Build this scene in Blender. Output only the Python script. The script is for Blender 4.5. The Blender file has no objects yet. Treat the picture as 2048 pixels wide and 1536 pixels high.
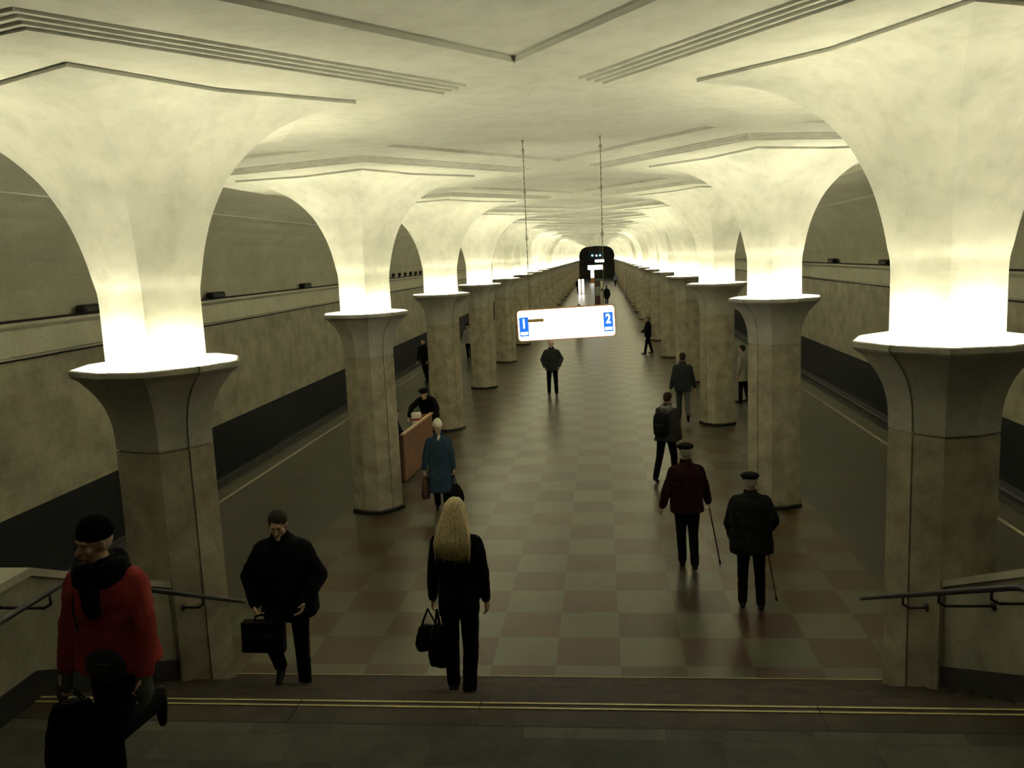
import bpy, math, random
from math import sin, cos, pi, radians as R_
from mathutils import Vector, Matrix
random.seed(7)
C = bpy.context.scene
col = C.collection

# ------------------------------------------------------------------ camera, world, exposure
FPX = 1704.35
cam_d = bpy.data.cameras.new('camera'); cam_d.sensor_width = 36.0; cam_d.lens = FPX/2048*36.0
cam_d.clip_start = 0.05; cam_d.clip_end = 500
cam = bpy.data.objects.new('camera', cam_d); col.objects.link(cam)
rx = Vector((0.99388372, 0.10184609, -0.04269098)); ux = Vector((0.02712768, 0.14956989, 0.98837894)); fw = Vector((-0.10704781, 0.98349185, -0.14589223))
M = Matrix((rx, ux, -fw)).transposed().to_4x4(); M.translation = Vector((0.6367, 0, 4.5))
cam.matrix_world = M
C.camera = cam
w = bpy.data.worlds.new('world'); C.world = w; w.use_nodes = True
w.node_tree.nodes['Background'].inputs[0].default_value = (0.02, 0.02, 0.018, 1)
w.node_tree.nodes['Background'].inputs[1].default_value = 0.3
C.view_settings.view_transform = 'Standard'; C.view_settings.look = 'None'
C.view_settings.gamma = 1; C.view_settings.use_curve_mapping = False
C.view_settings.exposure = 2.42
LAMP = 76.0            # radiance of the lamp rings hidden in the capitals
LAMP_COL = (1.0, 0.965, 0.68)

# ------------------------------------------------------------------ measured layout (metres)
W, D, Y0, NC = 3.6, 7.32, 7.74, 21      # column rows at x = +-W, spacing D, first at Y0
EDGE, WALL = 7.55, 10.2
SY, ST, SR, NS = 8.37, 0.33, 0.15, 10   # stairs: first nosing, tread, riser, steps
YB, YE = -3.0, 162.0

# ------------------------------------------------------------------ helpers
def link(o, parent=None):
    col.objects.link(o)
    if parent: o.parent = parent
    return o
def mesh(name, vs, fs, m=None, parent=None, smooth=False, mats=None, mi=None):
    me = bpy.data.meshes.new(name); me.from_pydata([tuple(v) for v in vs], [], fs)
    if mats:
        for q in mats: me.materials.append(q)
        if mi:
            for p, k in zip(me.polygons, mi): p.material_index = k
    elif m: me.materials.append(m)
    if smooth:
        me.polygons.foreach_set('use_smooth', [True]*len(me.polygons))
    me.update()
    return link(bpy.data.objects.new(name, me), parent)
def empty(name, loc=(0, 0, 0), rz=0):
    o = bpy.data.objects.new(name, None); o.location = loc; o.rotation_euler = (0, 0, rz); o.empty_display_size = .1
    return link(o)
def tag(o, label, cat, group=None, kind=None):
    if label: o['label'] = label
    if cat: o['category'] = cat
    if group: o['group'] = group
    if kind: o['kind'] = kind
    return o
class MB:
    def __init__(s): s.v = []; s.f = []
    def add(s, vs, fs):
        n = len(s.v); s.v += [Vector(v) for v in vs]; s.f += [tuple(i+n for i in f) for f in fs]; return s
    def box(s, x0, x1, y0, y1, z0, z1, mt=None):
        vs = [Vector((x, y, z)) for z in (z0, z1) for y in (y0, y1) for x in (x0, x1)]
        if mt: vs = [mt @ v for v in vs]
        return s.add(vs, [(0, 2, 3, 1), (4, 5, 7, 6), (0, 1, 5, 4), (2, 6, 7, 3), (0, 4, 6, 2), (1, 3, 7, 5)])
    def prism(s, pts, a, b, axis='x'):   # polygon in the other two axes extruded from a to b
        n = len(pts); mk = {'x': lambda p, t: (t, p[0], p[1]), 'y': lambda p, t: (p[0], t, p[1]), 'z': lambda p, t: (p[0], p[1], t)}[axis]
        vs = [mk(p, a) for p in pts]+[mk(p, b) for p in pts]
        fs = [tuple(range(n))[::-1], tuple(range(n, 2*n))]+[(i, (i+1) % n, n+(i+1) % n, n+i) for i in range(n)]
        return s.add(vs, fs)
    def cap(s, a, b, ra, rb=None, seg=12):      # tapered capsule
        a, b = Vector(a), Vector(b); rb = ra if rb is None else rb
        d = b-a; L = d.length
        if L < 1e-6: d = Vector((0, 0, 1)); L = 0
        q = d.normalized().to_track_quat('Z', 'Y').to_matrix()
        rings = [(-ra*cos(t), ra*sin(t)) for t in (R_(25), R_(55), R_(90))]+[(L+rb*cos(t), rb*sin(t)) for t in (R_(90), R_(55), R_(25))]
        vs = [a+q@Vector((0, 0, -ra))]
        for z, r in rings:
            vs += [a+q@Vector((r*cos(2*pi*k/seg), r*sin(2*pi*k/seg), z)) for k in range(seg)]
        vs.append(a+q@Vector((0, 0, L+rb)))
        fs = [(0, 1+(k+1) % seg, 1+k) for k in range(seg)]
        for j in range(5):
            o = 1+j*seg
            fs += [(o+k, o+(k+1) % seg, o+seg+(k+1) % seg, o+seg+k) for k in range(seg)]
        o = 1+5*seg; e = len(vs)-1
        fs += [(o+k, o+(k+1) % seg, e) for k in range(seg)]
        return s.add(vs, fs)
    def ell(s, c, r, mt=None, seg=16, rg=10):
        c = Vector(c); vs = []; f = []
        def T(v):
            v = c+Vector(v); return mt @ v if mt else v
        vs.append(T((0, 0, -r[2])))
        for j in range(1, rg):
            t = -pi/2+pi*j/rg
            vs += [T((r[0]*cos(t)*cos(2*pi*k/seg), r[1]*cos(t)*sin(2*pi*k/seg), r[2]*sin(t))) for k in range(seg)]
        vs.append(T((0, 0, r[2])))
        f += [(0, 1+(k+1) % seg, 1+k) for k in range(seg)]
        for j in range(rg-2):
            o = 1+j*seg; f += [(o+k, o+(k+1) % seg, o+seg+(k+1) % seg, o+seg+k) for k in range(seg)]
        o = 1+(rg-2)*seg; e = len(vs)-1
        f += [(o+k, o+(k+1) % seg, e) for k in range(seg)]
        return s.add(vs, f)
    def loft(s, secs, seg=20, T=None, pw=2.0):      # secs: (centre, rx, ry) stacked along z, closed ends
        vs = []
        for c, a, b in secs:
            c = Vector(c)
            for k in range(seg):
                t = 2*pi*k/seg; cx, sy = cos(t), sin(t)
                e = 2/pw
                v = c+Vector((a*math.copysign(abs(cx)**e, cx), b*math.copysign(abs(sy)**e, sy), 0))
                vs.append(T @ v if T else v)
        n = len(secs)
        f = [tuple(range(seg))[::-1], tuple(range((n-1)*seg, n*seg))]
        for j in range(n-1):
            o = j*seg; f += [(o+k, o+(k+1) % seg, o+seg+(k+1) % seg, o+seg+k) for k in range(seg)]
        return s.add(vs, f)
    def tube(s, pts, r, seg=8, close=False):
        pts = [Vector(p) for p in pts]; n = len(pts); vs = []; rr = r if isinstance(r, (list, tuple)) else [r]*n
        up = Vector((0, 0, 1))
        for i, p in enumerate(pts):
            if close: d = pts[(i+1) % n]-pts[i-1]
            else: d = pts[min(i+1, n-1)]-pts[max(i-1, 0)]
            d.normalize()
            a = d.cross(up)
            if a.length < 1e-3: a = d.cross(Vector((0, 1, 0)))
            a.normalize(); b = d.cross(a)
            vs += [p+(a*cos(2*pi*k/seg)+b*sin(2*pi*k/seg))*rr[i] for k in range(seg)]
        f = []
        for j in range(n if close else n-1):
            o = j*seg; o2 = ((j+1) % n)*seg
            f += [(o+k, o+(k+1) % seg, o2+(k+1) % seg, o2+k) for k in range(seg)]
        if not close: f += [tuple(range(seg))[::-1], tuple(range((n-1)*seg, n*seg))]
        return s.add(vs, f)
    def build(s, name, m, parent=None, smooth=False): return mesh(name, s.v, s.f, m, parent, smooth)

# ------------------------------------------------------------------ materials
def newmat(name):
    m = bpy.data.materials.new(name); m.use_nodes = True; nt = m.node_tree
    return m, nt, nt.nodes['Principled BSDF']
def N(nt, t, **k):
    n = nt.nodes.new(t)
    for a, b in k.items(): setattr(n, a, b)
    return n
def mth(nt, op, a, b=None):
    n = N(nt, 'ShaderNodeMath', operation=op)
    for i, v in enumerate((a, b)):
        if v is None: continue
        if isinstance(v, (int, float)): n.inputs[i].default_value = v
        else: nt.links.new(v, n.inputs[i])
    return n.outputs[0]
def mixc(nt, f, a, b, mode='MIX'):
    n = N(nt, 'ShaderNodeMix', data_type='RGBA', blend_type=mode)
    for i, v in ((0, f), (6, a), (7, b)):
        if isinstance(v, (int, float)): n.inputs[i].default_value = v
        elif isinstance(v, tuple): n.inputs[i].default_value = (*v, 1)
        else: nt.links.new(v, n.inputs[i])
    return n.outputs[2]
def noise(nt, scale, detail=4, rough=.6, vec=None):
    n = N(nt, 'ShaderNodeTexNoise'); n.inputs['Scale'].default_value = scale; n.inputs['Detail'].default_value = detail; n.inputs['Roughness'].default_value = rough
    if vec is not None: nt.links.new(vec, n.inputs['Vector'])
    return n.outputs[0]
def ramp(nt, f, stops):
    n = N(nt, 'ShaderNodeValToRGB'); e = n.color_ramp.elements
    while len(e) < len(stops): e.new(.5)
    for q, (p, c) in zip(e, stops): q.position = p; q.color = (*c, 1)
    nt.links.new(f, n.inputs[0]); return n.outputs[0]
def objco(nt): return N(nt, 'ShaderNodeTexCoord').outputs['Object']
def bump(nt, b, h, strength=.3, dist=.02):
    n = N(nt, 'ShaderNodeBump'); n.inputs['Strength'].default_value = strength; n.inputs['Distance'].default_value = dist
    nt.links.new(h, n.inputs['Height']); nt.links.new(n.outputs[0], b.inputs['Normal'])
def plain(name, c, rough=.8, metal=0, bs=0, bscale=30):
    m, nt, b = newmat(name); b.inputs['Base Color'].default_value = (*c, 1)
    b.inputs['Roughness'].default_value = rough; b.inputs['Metallic'].default_value = metal
    co = objco(nt); nz = noise(nt, bscale, 4, .6, co)
    cc = ramp(nt, nz, [(.3, tuple(x*.82 for x in c)), (.7, tuple(min(1, x*1.12) for x in c))])
    nt.links.new(cc, b.inputs['Base Color'])
    if bs: bump(nt, b, nz, bs, .01)
    return m
def emis(name, c, s):
    m, nt, b = newmat(name); b.inputs['Base Color'].default_value = (*c, 1)
    b.inputs['Emission Color'].default_value = (*c, 1); b.inputs['Emission Strength'].default_value = s; return m
def stone(name, c1, c2, rough=.35, scale=2.5, fine=60, course=None, joint=(.1, .09, .07)):
    m, nt, b = newmat(name); co = objco(nt)
    n1 = noise(nt, scale, 6, .65, co); n2 = noise(nt, fine, 3, .7, co)
    c = ramp(nt, n1, [(.32, c1), (.68, c2)])
    c = mixc(nt, .45, c, ramp(nt, n2, [(.3, (.35, .33, .3)), (.7, (1, 1, 1))]), 'MULTIPLY')
    if course:
        # course = (horizontal length, height, axis index along the wall)
        ln, ht, ax = course
        sp = N(nt, 'ShaderNodeSeparateXYZ'); nt.links.new(co, sp.inputs[0])
        u, v = sp.outputs[ax], sp.outputs[2]
        row = mth(nt, 'FLOOR', mth(nt, 'DIVIDE', v, ht))
        uo = mth(nt, 'ADD', mth(nt, 'DIVIDE', u, ln), mth(nt, 'MULTIPLY', row, .5))
        wn = N(nt, 'ShaderNodeTexWhiteNoise', noise_dimensions='2D')
        cb = N(nt, 'ShaderNodeCombineXYZ'); nt.links.new(row, cb.inputs[0]); nt.links.new(mth(nt, 'FLOOR', uo), cb.inputs[1]); nt.links.new(cb.outputs[0], wn.inputs[0])
        c = mixc(nt, .5, c, ramp(nt, wn.outputs[0], [(0, (.72, .7, .66)), (1, (1.0, 1.0, 1.0))]), 'MULTIPLY')
        e1 = mth(nt, 'LESS_THAN', mth(nt, 'FRACT', uo), .008/ln*1.2)
        e2 = mth(nt, 'LESS_THAN', mth(nt, 'FRACT', mth(nt, 'DIVIDE', v, ht)), .01/ht)
        c = mixc(nt, mth(nt, 'MULTIPLY', mth(nt, 'MAXIMUM', e1, e2), .25), c, joint)
    nt.links.new(c, b.inputs['Base Color']); b.inputs['Roughness'].default_value = rough
    return m
# plaster of the vault and flares, with faint streaks, patches and small cracks
def plaster():
    m, nt, b = newmat('white_plaster'); co = objco(nt)
    n1 = noise(nt, .8, 5, .6, co); n2 = noise(nt, 4.5, 6, .6, co)
    c = ramp(nt, n1, [(.3, (.66, .65, .57)), (.65, (.78, .77, .69))])
    c = mixc(nt, .35, c, ramp(nt, n2, [(.35, (.74, .73, .68)), (.55, (1, 1, 1))]), 'MULTIPLY')
    nt.links.new(c, b.inputs['Base Color']); b.inputs['Roughness'].default_value = .85
    bump(nt, b, n2, .18, .03); return m
def flare_mat():
    m, nt, b = newmat('whitewashed_column_plaster'); co = objco(nt)
    oi = N(nt, 'ShaderNodeObjectInfo'); ad = N(nt, 'ShaderNodeVectorMath', operation='ADD'); nt.links.new(co, ad.inputs[0])
    cb = N(nt, 'ShaderNodeCombineXYZ'); nt.links.new(mth(nt, 'MULTIPLY', oi.outputs['Random'], 40), cb.inputs[1]); nt.links.new(cb.outputs[0], ad.inputs[1])
    v = ad.outputs[0]
    n1 = noise(nt, 1.3, 5, .62, v); n2 = noise(nt, 5, 7, .6, v)
    c = ramp(nt, n1, [(.3, (.6, .6, .54)), (.62, (.8, .79, .71))])
    c = mixc(nt, .5, c, ramp(nt, n2, [(.34, (.8, .8, .76)), (.5, (1, 1, 1))]), 'MULTIPLY')
    nt.links.new(c, b.inputs['Base Color']); b.inputs['Roughness'].default_value = .85
    bump(nt, b, n2, .2, .02); return m
PLA = plaster(); FLA = flare_mat()
MAR = stone('column_marble', (.30, .255, .175), (.58, .53, .40), .38, 3.0, 70)
MARC = stone('capital_marble', (.42, .40, .33), (.62, .60, .52), .42, 2.5, 70)
WTI = stone('track_wall_marble', (.34, .315, .22), (.6, .56, .42), .5, 1.6, 40, (.9, .3, 1))
WPL = stone('grey_vault_plaster', (.52, .515, .40), (.66, .65, .52), .9, .8, 30)
LED = stone('ledge_plaster', (.72, .70, .56), (.85, .83, .7), .85, 1.2, 30)
DKW = plain('dark_track_wall', (.009, .009, .011), .9)
DRK = plain('black_rubber', (.008, .008, .008), .8)
PLI = plain('dark_plinth_granite', (.012, .011, .009), .45)
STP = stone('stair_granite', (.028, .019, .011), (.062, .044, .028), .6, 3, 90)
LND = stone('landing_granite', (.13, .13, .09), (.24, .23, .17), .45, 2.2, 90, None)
PAR = stone('parapet_marble', (.2, .185, .13), (.40, .37, .27), .45, 2.0, 60)
PAR2 = stone('parapet_coping_marble', (.34, .325, .24), (.55, .52, .42), .4, 2.0, 60)
STRIP = plain('brass_strip', (.42, .37, .17), .5, .1)
IRON = plain('black_iron', (.006, .006, .006), .45, 0)
STEEL = plain('rail_steel', (.10, .10, .10), .6, .2)
LAMPS = [emis('lamp_tube', LAMP_COL, LAMP*q) for q in (.55, .85, 1.15, 1.5)]; LAMPM = LAMPS[2]
CHN = plain('tarnished_chain', (.22, .2, .12), .5, .5)

def floor_mat():
    m, nt, b = newmat('checkered_granite_floor'); co = objco(nt)
    sp = N(nt, 'ShaderNodeSeparateXYZ'); nt.links.new(co, sp.inputs[0]); s = .7136
    u = mth(nt, 'DIVIDE', mth(nt, 'SUBTRACT', sp.outputs[0], .0235), s); v = mth(nt, 'DIVIDE', mth(nt, 'SUBTRACT', sp.outputs[1], 12.4706), s)
    fu, fv = mth(nt, 'FLOOR', u), mth(nt, 'FLOOR', v)
    par = mth(nt, 'MODULO', mth(nt, 'ABSOLUTE', mth(nt, 'ADD', fu, fv)), 2)
    cb = N(nt, 'ShaderNodeCombineXYZ'); nt.links.new(fu, cb.inputs[0]); nt.links.new(fv, cb.inputs[1])
    wn = N(nt, 'ShaderNodeTexWhiteNoise', noise_dimensions='2D'); nt.links.new(cb.outputs[0], wn.inputs[0])
    n1 = noise(nt, 60, 4, .7, co); n2 = noise(nt, 1.1, 4, .6, co)
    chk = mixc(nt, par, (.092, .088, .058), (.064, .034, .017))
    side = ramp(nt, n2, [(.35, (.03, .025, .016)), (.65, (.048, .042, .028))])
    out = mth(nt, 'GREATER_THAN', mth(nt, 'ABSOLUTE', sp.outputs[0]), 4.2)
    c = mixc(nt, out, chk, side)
    c = mixc(nt, .5, c, ramp(nt, wn.outputs[0], [(0, (.68, .66, .64)), (1, (1.1, 1.1, 1.05))]), 'MULTIPLY')
    c = mixc(nt, .6, c, ramp(nt, n1, [(.3, (.45, .42, .4)), (.7, (1.2, 1.2, 1.15))]), 'MULTIPLY')
    c = mixc(nt, .5, c, ramp(nt, n2, [(.35, (.75, .73, .7)), (.65, (1.1, 1.1, 1.1))]), 'MULTIPLY')
    g = mth(nt, 'MAXIMUM', mth(nt, 'LESS_THAN', mth(nt, 'FRACT', u), .012), mth(nt, 'LESS_THAN', mth(nt, 'FRACT', v), .012))
    c = mixc(nt, mth(nt, 'MULTIPLY', g, .35), c, (.06, .05, .035))
    nt.links.new(c, b.inputs['Base Color'])
    b.inputs['Roughness'].default_value = .3; b.inputs['Specular IOR Level'].default_value = .36
    return m
FLO = floor_mat()

# ------------------------------------------------------------------ the hall shell
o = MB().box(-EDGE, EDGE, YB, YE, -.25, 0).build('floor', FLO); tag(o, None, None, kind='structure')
for sg in (-1, 1):
    sd = 'left' if sg < 0 else 'right'
    a, b_ = sorted((sg*EDGE, sg*WALL))
    o = MB().box(a, b_, YB, YE, -1.3, -1.2).build('floor', DKW); tag(o, None, None, kind='structure')
    # pale safety line and dark edge of the platform
    o = MB().box(*sorted((sg*6.90, sg*6.97)), YB, YE, 0, .004).build('trim_1', plain('faded_safety_line', (.34, .33, .23), .7)); tag(o, None, None, kind='structure')
    o = MB().box(*sorted((sg*7.38, sg*7.56)), YB, YE, 0, .006).build('trim_2', plain('worn_edge_granite', (.03, .028, .02), .9)); tag(o, None, None, kind='structure')
    # under-platform face
    o = MB().box(*sorted((sg*7.5, sg*7.54)), YB, YE, -1.2, -.25).build('trim_3', DKW); tag(o, None, None, kind='structure')
    # track wall: dark foot, marble courses, ledge, vault
    o = MB().box(*sorted((sg*WALL, sg*(WALL+.3))), YB, YE, -1.3, .2).build('baseboard_'+sd, DKW); tag(o, None, None, kind='structure')
    o = MB().box(*sorted((sg*WALL, sg*(WALL+.3))), YB, YE, .2, 3.02).build('wall_'+sd, WTI); tag(o, None, None, kind='structure')
    pr = [(10.16, 3.02), (10.16, 3.08), (10.08, 3.1), (10.08, 3.58), (9.98, 3.66), (9.98, 3.72), (10.3, 3.72), (10.3, 3.02)]
    o = MB().prism([(sg*x, z) for x, z in pr], YB, YE, 'y').build('trim_4', LED); tag(o, None, None, kind='structure')
    o = MB().box(*sorted((sg*10.145, sg*10.17)), YB, YE, 3.0, 3.035).build('trim_5', DRK); tag(o, None, None, kind='structure')
    o = MB().box(*sorted((sg*9.99, sg*10.08)), YB, YE, 3.72, 3.765).build('cable_run', DRK)
    tag(o, 'black cable run lying along the '+sd+' track wall ledge', 'cable')
    prof = [(10.2, 3.7), (10.19, 4.3), (10.08, 4.8), (9.85, 5.2), (9.5, 5.55), (9.05, 5.8), (8.5, 5.96), (7.8, 6.06), (7.0, 6.1), (5.98, 6.1), (5.98, 5.99)]
    vs, fs = [], []
    ys = [YB+(YE-YB)*k/60 for k in range(61)]
    for y in ys: vs += [(sg*x, y, z) for x, z in prof]
    n = len(prof)
    for j in range(60):
        for k in range(n-1): fs.append((j*n+k, j*n+k+1, (j+1)*n+k+1, (j+1)*n+k))
    o = mesh('wall_'+sd+'_vault', vs, fs, WPL, smooth=False); tag(o, None, None, kind='structure'); o.name = 'ceiling'
    o = MB().tube([(sg*8.75, YB, 5.885), (sg*8.75, YE, 5.885)], .014, 6).build('trim_6', LED); tag(o, None, None, kind='structure')
for nm, y0, y1, mm in (('wall_near', YB-.2, YB, WPL), ('wall_far', YE+6, YE+6.2, plain('dark_end_wall', (.05, .052, .038), .7))):
    o = MB().box(-10.5, 10.5, y0, y1, -1.3, 7).build(nm, mm); tag(o, None, None, kind='structure')
ENDM = plain('dark_escalator_lobby', (.06, .06, .045), .7)
o = MB().box(-10.5, 10.5, YE, YE+6.2, 6.2, 6.4).build('ceiling', ENDM); tag(o, None, None, kind='structure')
o = MB().box(-10.5, 10.5, YE, YE+6.2, -.2, 0).build('floor', ENDM); tag(o, None, None, kind='structure')

# star and pentagon contours around a column (tips at 0, +-72, +-144 degrees)
def contour(th, rt, ri):
    a = math.degrees(th) % 360; k = int(a//36); a0 = R_(36*k); a1 = R_(36*(k+1)); t = R_(a)
    r0, r1 = (rt, ri) if k % 2 == 0 else (ri, rt)
    return r0*r1*sin(a1-a0)/(r0*sin(t-a0)+r1*sin(a1-t))
def rectr(th, x0, x1, hy):
    c, s = cos(th), sin(th); q = []
    if c > 1e-9: q.append(x1/c)
    if c < -1e-9: q.append(x0/c)
    if abs(s) > 1e-9: q.append(hy/abs(s))
    return min(q)
CI = cos(R_(36))
ANG = sorted(set([round(3*k, 3) for k in range(120)]+[round(math.degrees(math.atan2(sy*D/2, x)) % 360, 3) for sy in (-1, 1) for x in (-2.4, 3.6)]))
def _crossings(R):
    f = lambda d: R*CI/cos(R_((d % 72)-36))-rectr(R_(d), -2.4, 3.6, D/2)
    out = []
    for k in range(720):
        a, b = k*.5+.01, k*.5+.51
        if f(a)*f(b) < 0:
            for _ in range(40):
                m_ = (a+b)/2
                if f(a)*f(m_) <= 0: b = m_
                else: a = m_
            out.append(round((a+b)/2, 4))
    return out
ANG = sorted(set(ANG+_crossings(4.135)+_crossings(3.13)))
def ceiling_cell(vs, fs, cx, cy, sg):
    rings = [('s', 2.1, 1.5, 5.955)]
    R0, z = 2.90, 5.96
    rings.append(('p', R0, 0, 5.957))
    for k in range(4):
        Ra = R0+k*.068
        rings += [('p', Ra+.003, 0, 5.957+k*.018+.018), ('p', Ra+.064, 0, 5.957+k*.018+.018)]
    rings += [('p', 4.13, 0, 6.03), ('p', 4.14, 0, 6.07), ('r', 0, 0, 6.07)]
    base = len(vs); n = len(ANG)
    for kd, a, b, z in rings:
        for d in ANG:
            t = R_(d); rr = rectr(t, -2.4, 3.6, D/2)
            r = contour(t, a, b) if kd == 's' else (a*CI/cos(R_((d % 72)-36)) if kd == 'p' else rr)
            if kd != 's' and 4.13*CI/cos(R_((d % 72)-36)) >= rr-1e-4 and z > 6.03: z1 = 6.03
            else: z1 = z if kd != 'r' else 6.07+.03*max(0, rr-4.14*CI/cos(R_((d % 72)-36)))
            r = min(r, rr)
            vs.append((cx+sg*r*cos(t), cy+r*sin(t), z1))
    for j in range(len(rings)-1):
        for k in range(n):
            a, b2 = base+j*n+k, base+j*n+(k+1) % n
            fs.append((a, b2, b2+n, a+n))
vs, fs = [], []
for i in range(NC):
    for sg in (-1, 1): ceiling_cell(vs, fs, sg*W, Y0+i*D, -sg)
o = mesh('ceiling', vs, fs, PLA); tag(o, None, None, kind='structure')
yn, yf = Y0-D/2, Y0+(NC-.5)*D
o = MB().box(-6, 6, YB, yn, 6.1, 6.2).box(-6, 6, yf, YE, 6.1, 6.2).build('ceiling', PLA); tag(o, None, None, kind='structure')

# ------------------------------------------------------------------ columns
FLP = [(3.48, .47), (4.0, .47), (4.3, .473), (4.45, .50), (4.7, .555), (4.95, .635), (5.15, .73), (5.33, .84), (5.5, .995), (5.62, 1.14), (5.72, 1.30), (5.80, 1.48), (5.86, 1.68), (5.90, 1.88), (5.925, 2.1), (5.955, 2.1)]
CPP = [(2.87, .462), (3.0, .464), (3.12, .478), (3.24, .51), (3.34, .555), (3.42, .605), (3.49, .665), (3.545, .715), (3.58, .77), (3.60, .785), (3.645, .787), (3.655, .77), (3.64, .755), (3.58, .71), (3.50, .64), (3.46, .56), (3.46, .45)]
A10 = [36*k for k in range(10)]
def dense(pr, n=4):
    out = []
    for i in range(len(pr)-1):
        p0 = pr[max(i-1, 0)]; p1, p2 = pr[i], pr[i+1]; p3 = pr[min(i+2, len(pr)-1)]
        for k in range(n):
            t = k/n
            out.append(tuple(.5*(2*p1[c]+(p2[c]-p0[c])*t+(2*p0[c]-5*p1[c]+4*p2[c]-p3[c])*t*t+(3*p1[c]-p0[c]-3*p2[c]+p3[c])*t**3) for c in (0, 1)))
    out.append(pr[-1]); return out
def crease(o):      # smooth along the height, sharp at the star's ten edges and at steep bends
    me = o.data
    me.polygons.foreach_set('use_smooth', [True]*len(me.polygons))
    me.set_sharp_from_angle(angle=R_(26))
    for e in me.edges:
        a, b = me.vertices[e.vertices[0]].co, me.vertices[e.vertices[1]].co
        ta, tb = math.degrees(math.atan2(a.y, a.x)), math.degrees(math.atan2(b.y, b.x))
        if abs(ta-tb) < .3 and abs(((ta+18) % 36)-18) < .3: e.use_edge_sharp = True
def ringmesh(prof, ratio, groove=None, sub=6):
    angs = []
    for a in A10:
        for q in range(sub): angs.append(a+36*q/sub)
    if groove:
        for g in groove: angs += [g-1.4, g-1.1, g+1.1, g+1.4]
        angs = sorted(set(a % 360 for a in angs))
    vs, fs = [], []; n = len(angs)
    for z, r in prof:
        q = ratio(r)
        for a in angs:
            rr = contour(R_(a), r, r*q)
            if groove and any(abs(((a-g+180) % 360)-180) < 1.2 for g in groove): rr -= .022
            vs.append((rr*cos(R_(a)), rr*sin(R_(a)), z))
    for j in range(len(prof)-1):
        for k in range(n): fs.append((j*n+k, j*n+(k+1) % n, (j+1)*n+(k+1) % n, (j+1)*n+k))
    fs.append(tuple(range(n))[::-1]); fs.append(tuple(range((len(prof)-1)*n, len(prof)*n)))
    return vs, fs
GR = (36, 324)
def make_column():
    root = empty('column')
    v, f = ringmesh([(0, .5), (.055, .5), (.07, .485), (.07, .3)], lambda r: .93); mesh('base', v, f, PLI, root)
    v, f = ringmesh([(.06, .462), (2.845, .462), (2.845, .435), (2.87, .435)], lambda r: .9, GR); mesh('shaft', v, f, MAR, root)
    v, f = ringmesh(dense(CPP[:9], 3)+CPP[9:], lambda r: .9+.05*min(1, max(0, (r-.46)/.3)), GR); crease(mesh('capital', v, f, MARC, root))
    v, f = ringmesh(dense(FLP[:-1])+[FLP[-1]], lambda r: .92-(.92-.714)*min(1, max(0, (r-.47)/1.63)), None, 8); crease(mesh('flared_top', v, f, FLA, root))
    for a in (36, 108, 180, 252, 324):
        MB().tube([(.535*cos(R_(a-25+10*k)), .535*sin(R_(a-25+10*k)), 3.58) for k in range(6)], .022, 4).build('lamp', LAMPM, root)
    return root
def copytree(o, parent=None):
    c = o.copy(); col.objects.link(c)
    if parent: c.parent = parent
    for ch in o.children: copytree(ch, c)
    return c
ORD = ['first', 'second', 'third', 'fourth', 'fifth', 'sixth', 'seventh', 'eighth', 'ninth', 'tenth', 'eleventh', 'twelfth', 'thirteenth', 'fourteenth', 'fifteenth', 'sixteenth', 'seventeenth', 'eighteenth', 'nineteenth', 'twentieth', 'last']
proto = None
for sg in (-1, 1):
    for i in range(NC):
        if proto is None: c = proto = make_column()
        else: c = copytree(proto)
        rl = random.Random(i*7+sg)
        for ch in c.children:
            if ch.name.startswith('lamp'): ch.material_slots[0].link = 'OBJECT'; ch.material_slots[0].material = LAMPS[rl.choice((0, 1, 2, 3, 2))]
        c.location = (sg*W, Y0+i*D, 0); c.rotation_euler = (0, 0, 0 if sg < 0 else pi)
        side = 'left' if sg < 0 else 'right'
        if i == 0: lb = 'nearest marble column on the %s, rising beside the foot of the stairs' % side
        elif sg < 0 and i == 1: lb = 'second marble column of the left row, just before the brown counter'
        elif i == NC-1: lb = 'last lit marble column of the %s row, beside the dark end opening' % side
        else: lb = '%s marble column from the stairs in the %s row, with glowing capital' % (ORD[i], side)
        tag(c, lb, 'column', 'marble columns with lit capitals in two rows', 'thing')

# ------------------------------------------------------------------ stairs
st = empty('staircase', (0, SY, 0))
pts = [(0, 0)]
for k in range(NS):
    pts += [(-k*ST, k*SR), (-k*ST, (k+1)*SR)]
ytop = -(NS-1)*ST            # landing edge
yl = -5.4                    # upper flight starts (towards the camera)
pts.append((yl, NS*SR))
for k in range(9):
    pts += [(yl-k*.33, (NS+k)*SR+.15)]
    pts += [(yl-(k+1)*.33, (NS+k)*SR+.15)]
pts.append((YB-SY+.01, pts[-1][1])); pts.append((YB-SY+.01, .002)); pts[0] = (0, .002)
q = [pts[0]]
for p_ in pts[1:]:
    if (Vector(p_)-Vector(q[-1])).length > 1e-4: q.append(p_)
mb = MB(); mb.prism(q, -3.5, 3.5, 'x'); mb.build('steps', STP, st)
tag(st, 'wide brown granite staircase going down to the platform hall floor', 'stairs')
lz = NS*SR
mb = MB(); mb.box(-3.49, 3.49, yl+.02, ytop-.31, lz, lz+.004); lp = mb.build('landing_paving', None, st)
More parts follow.
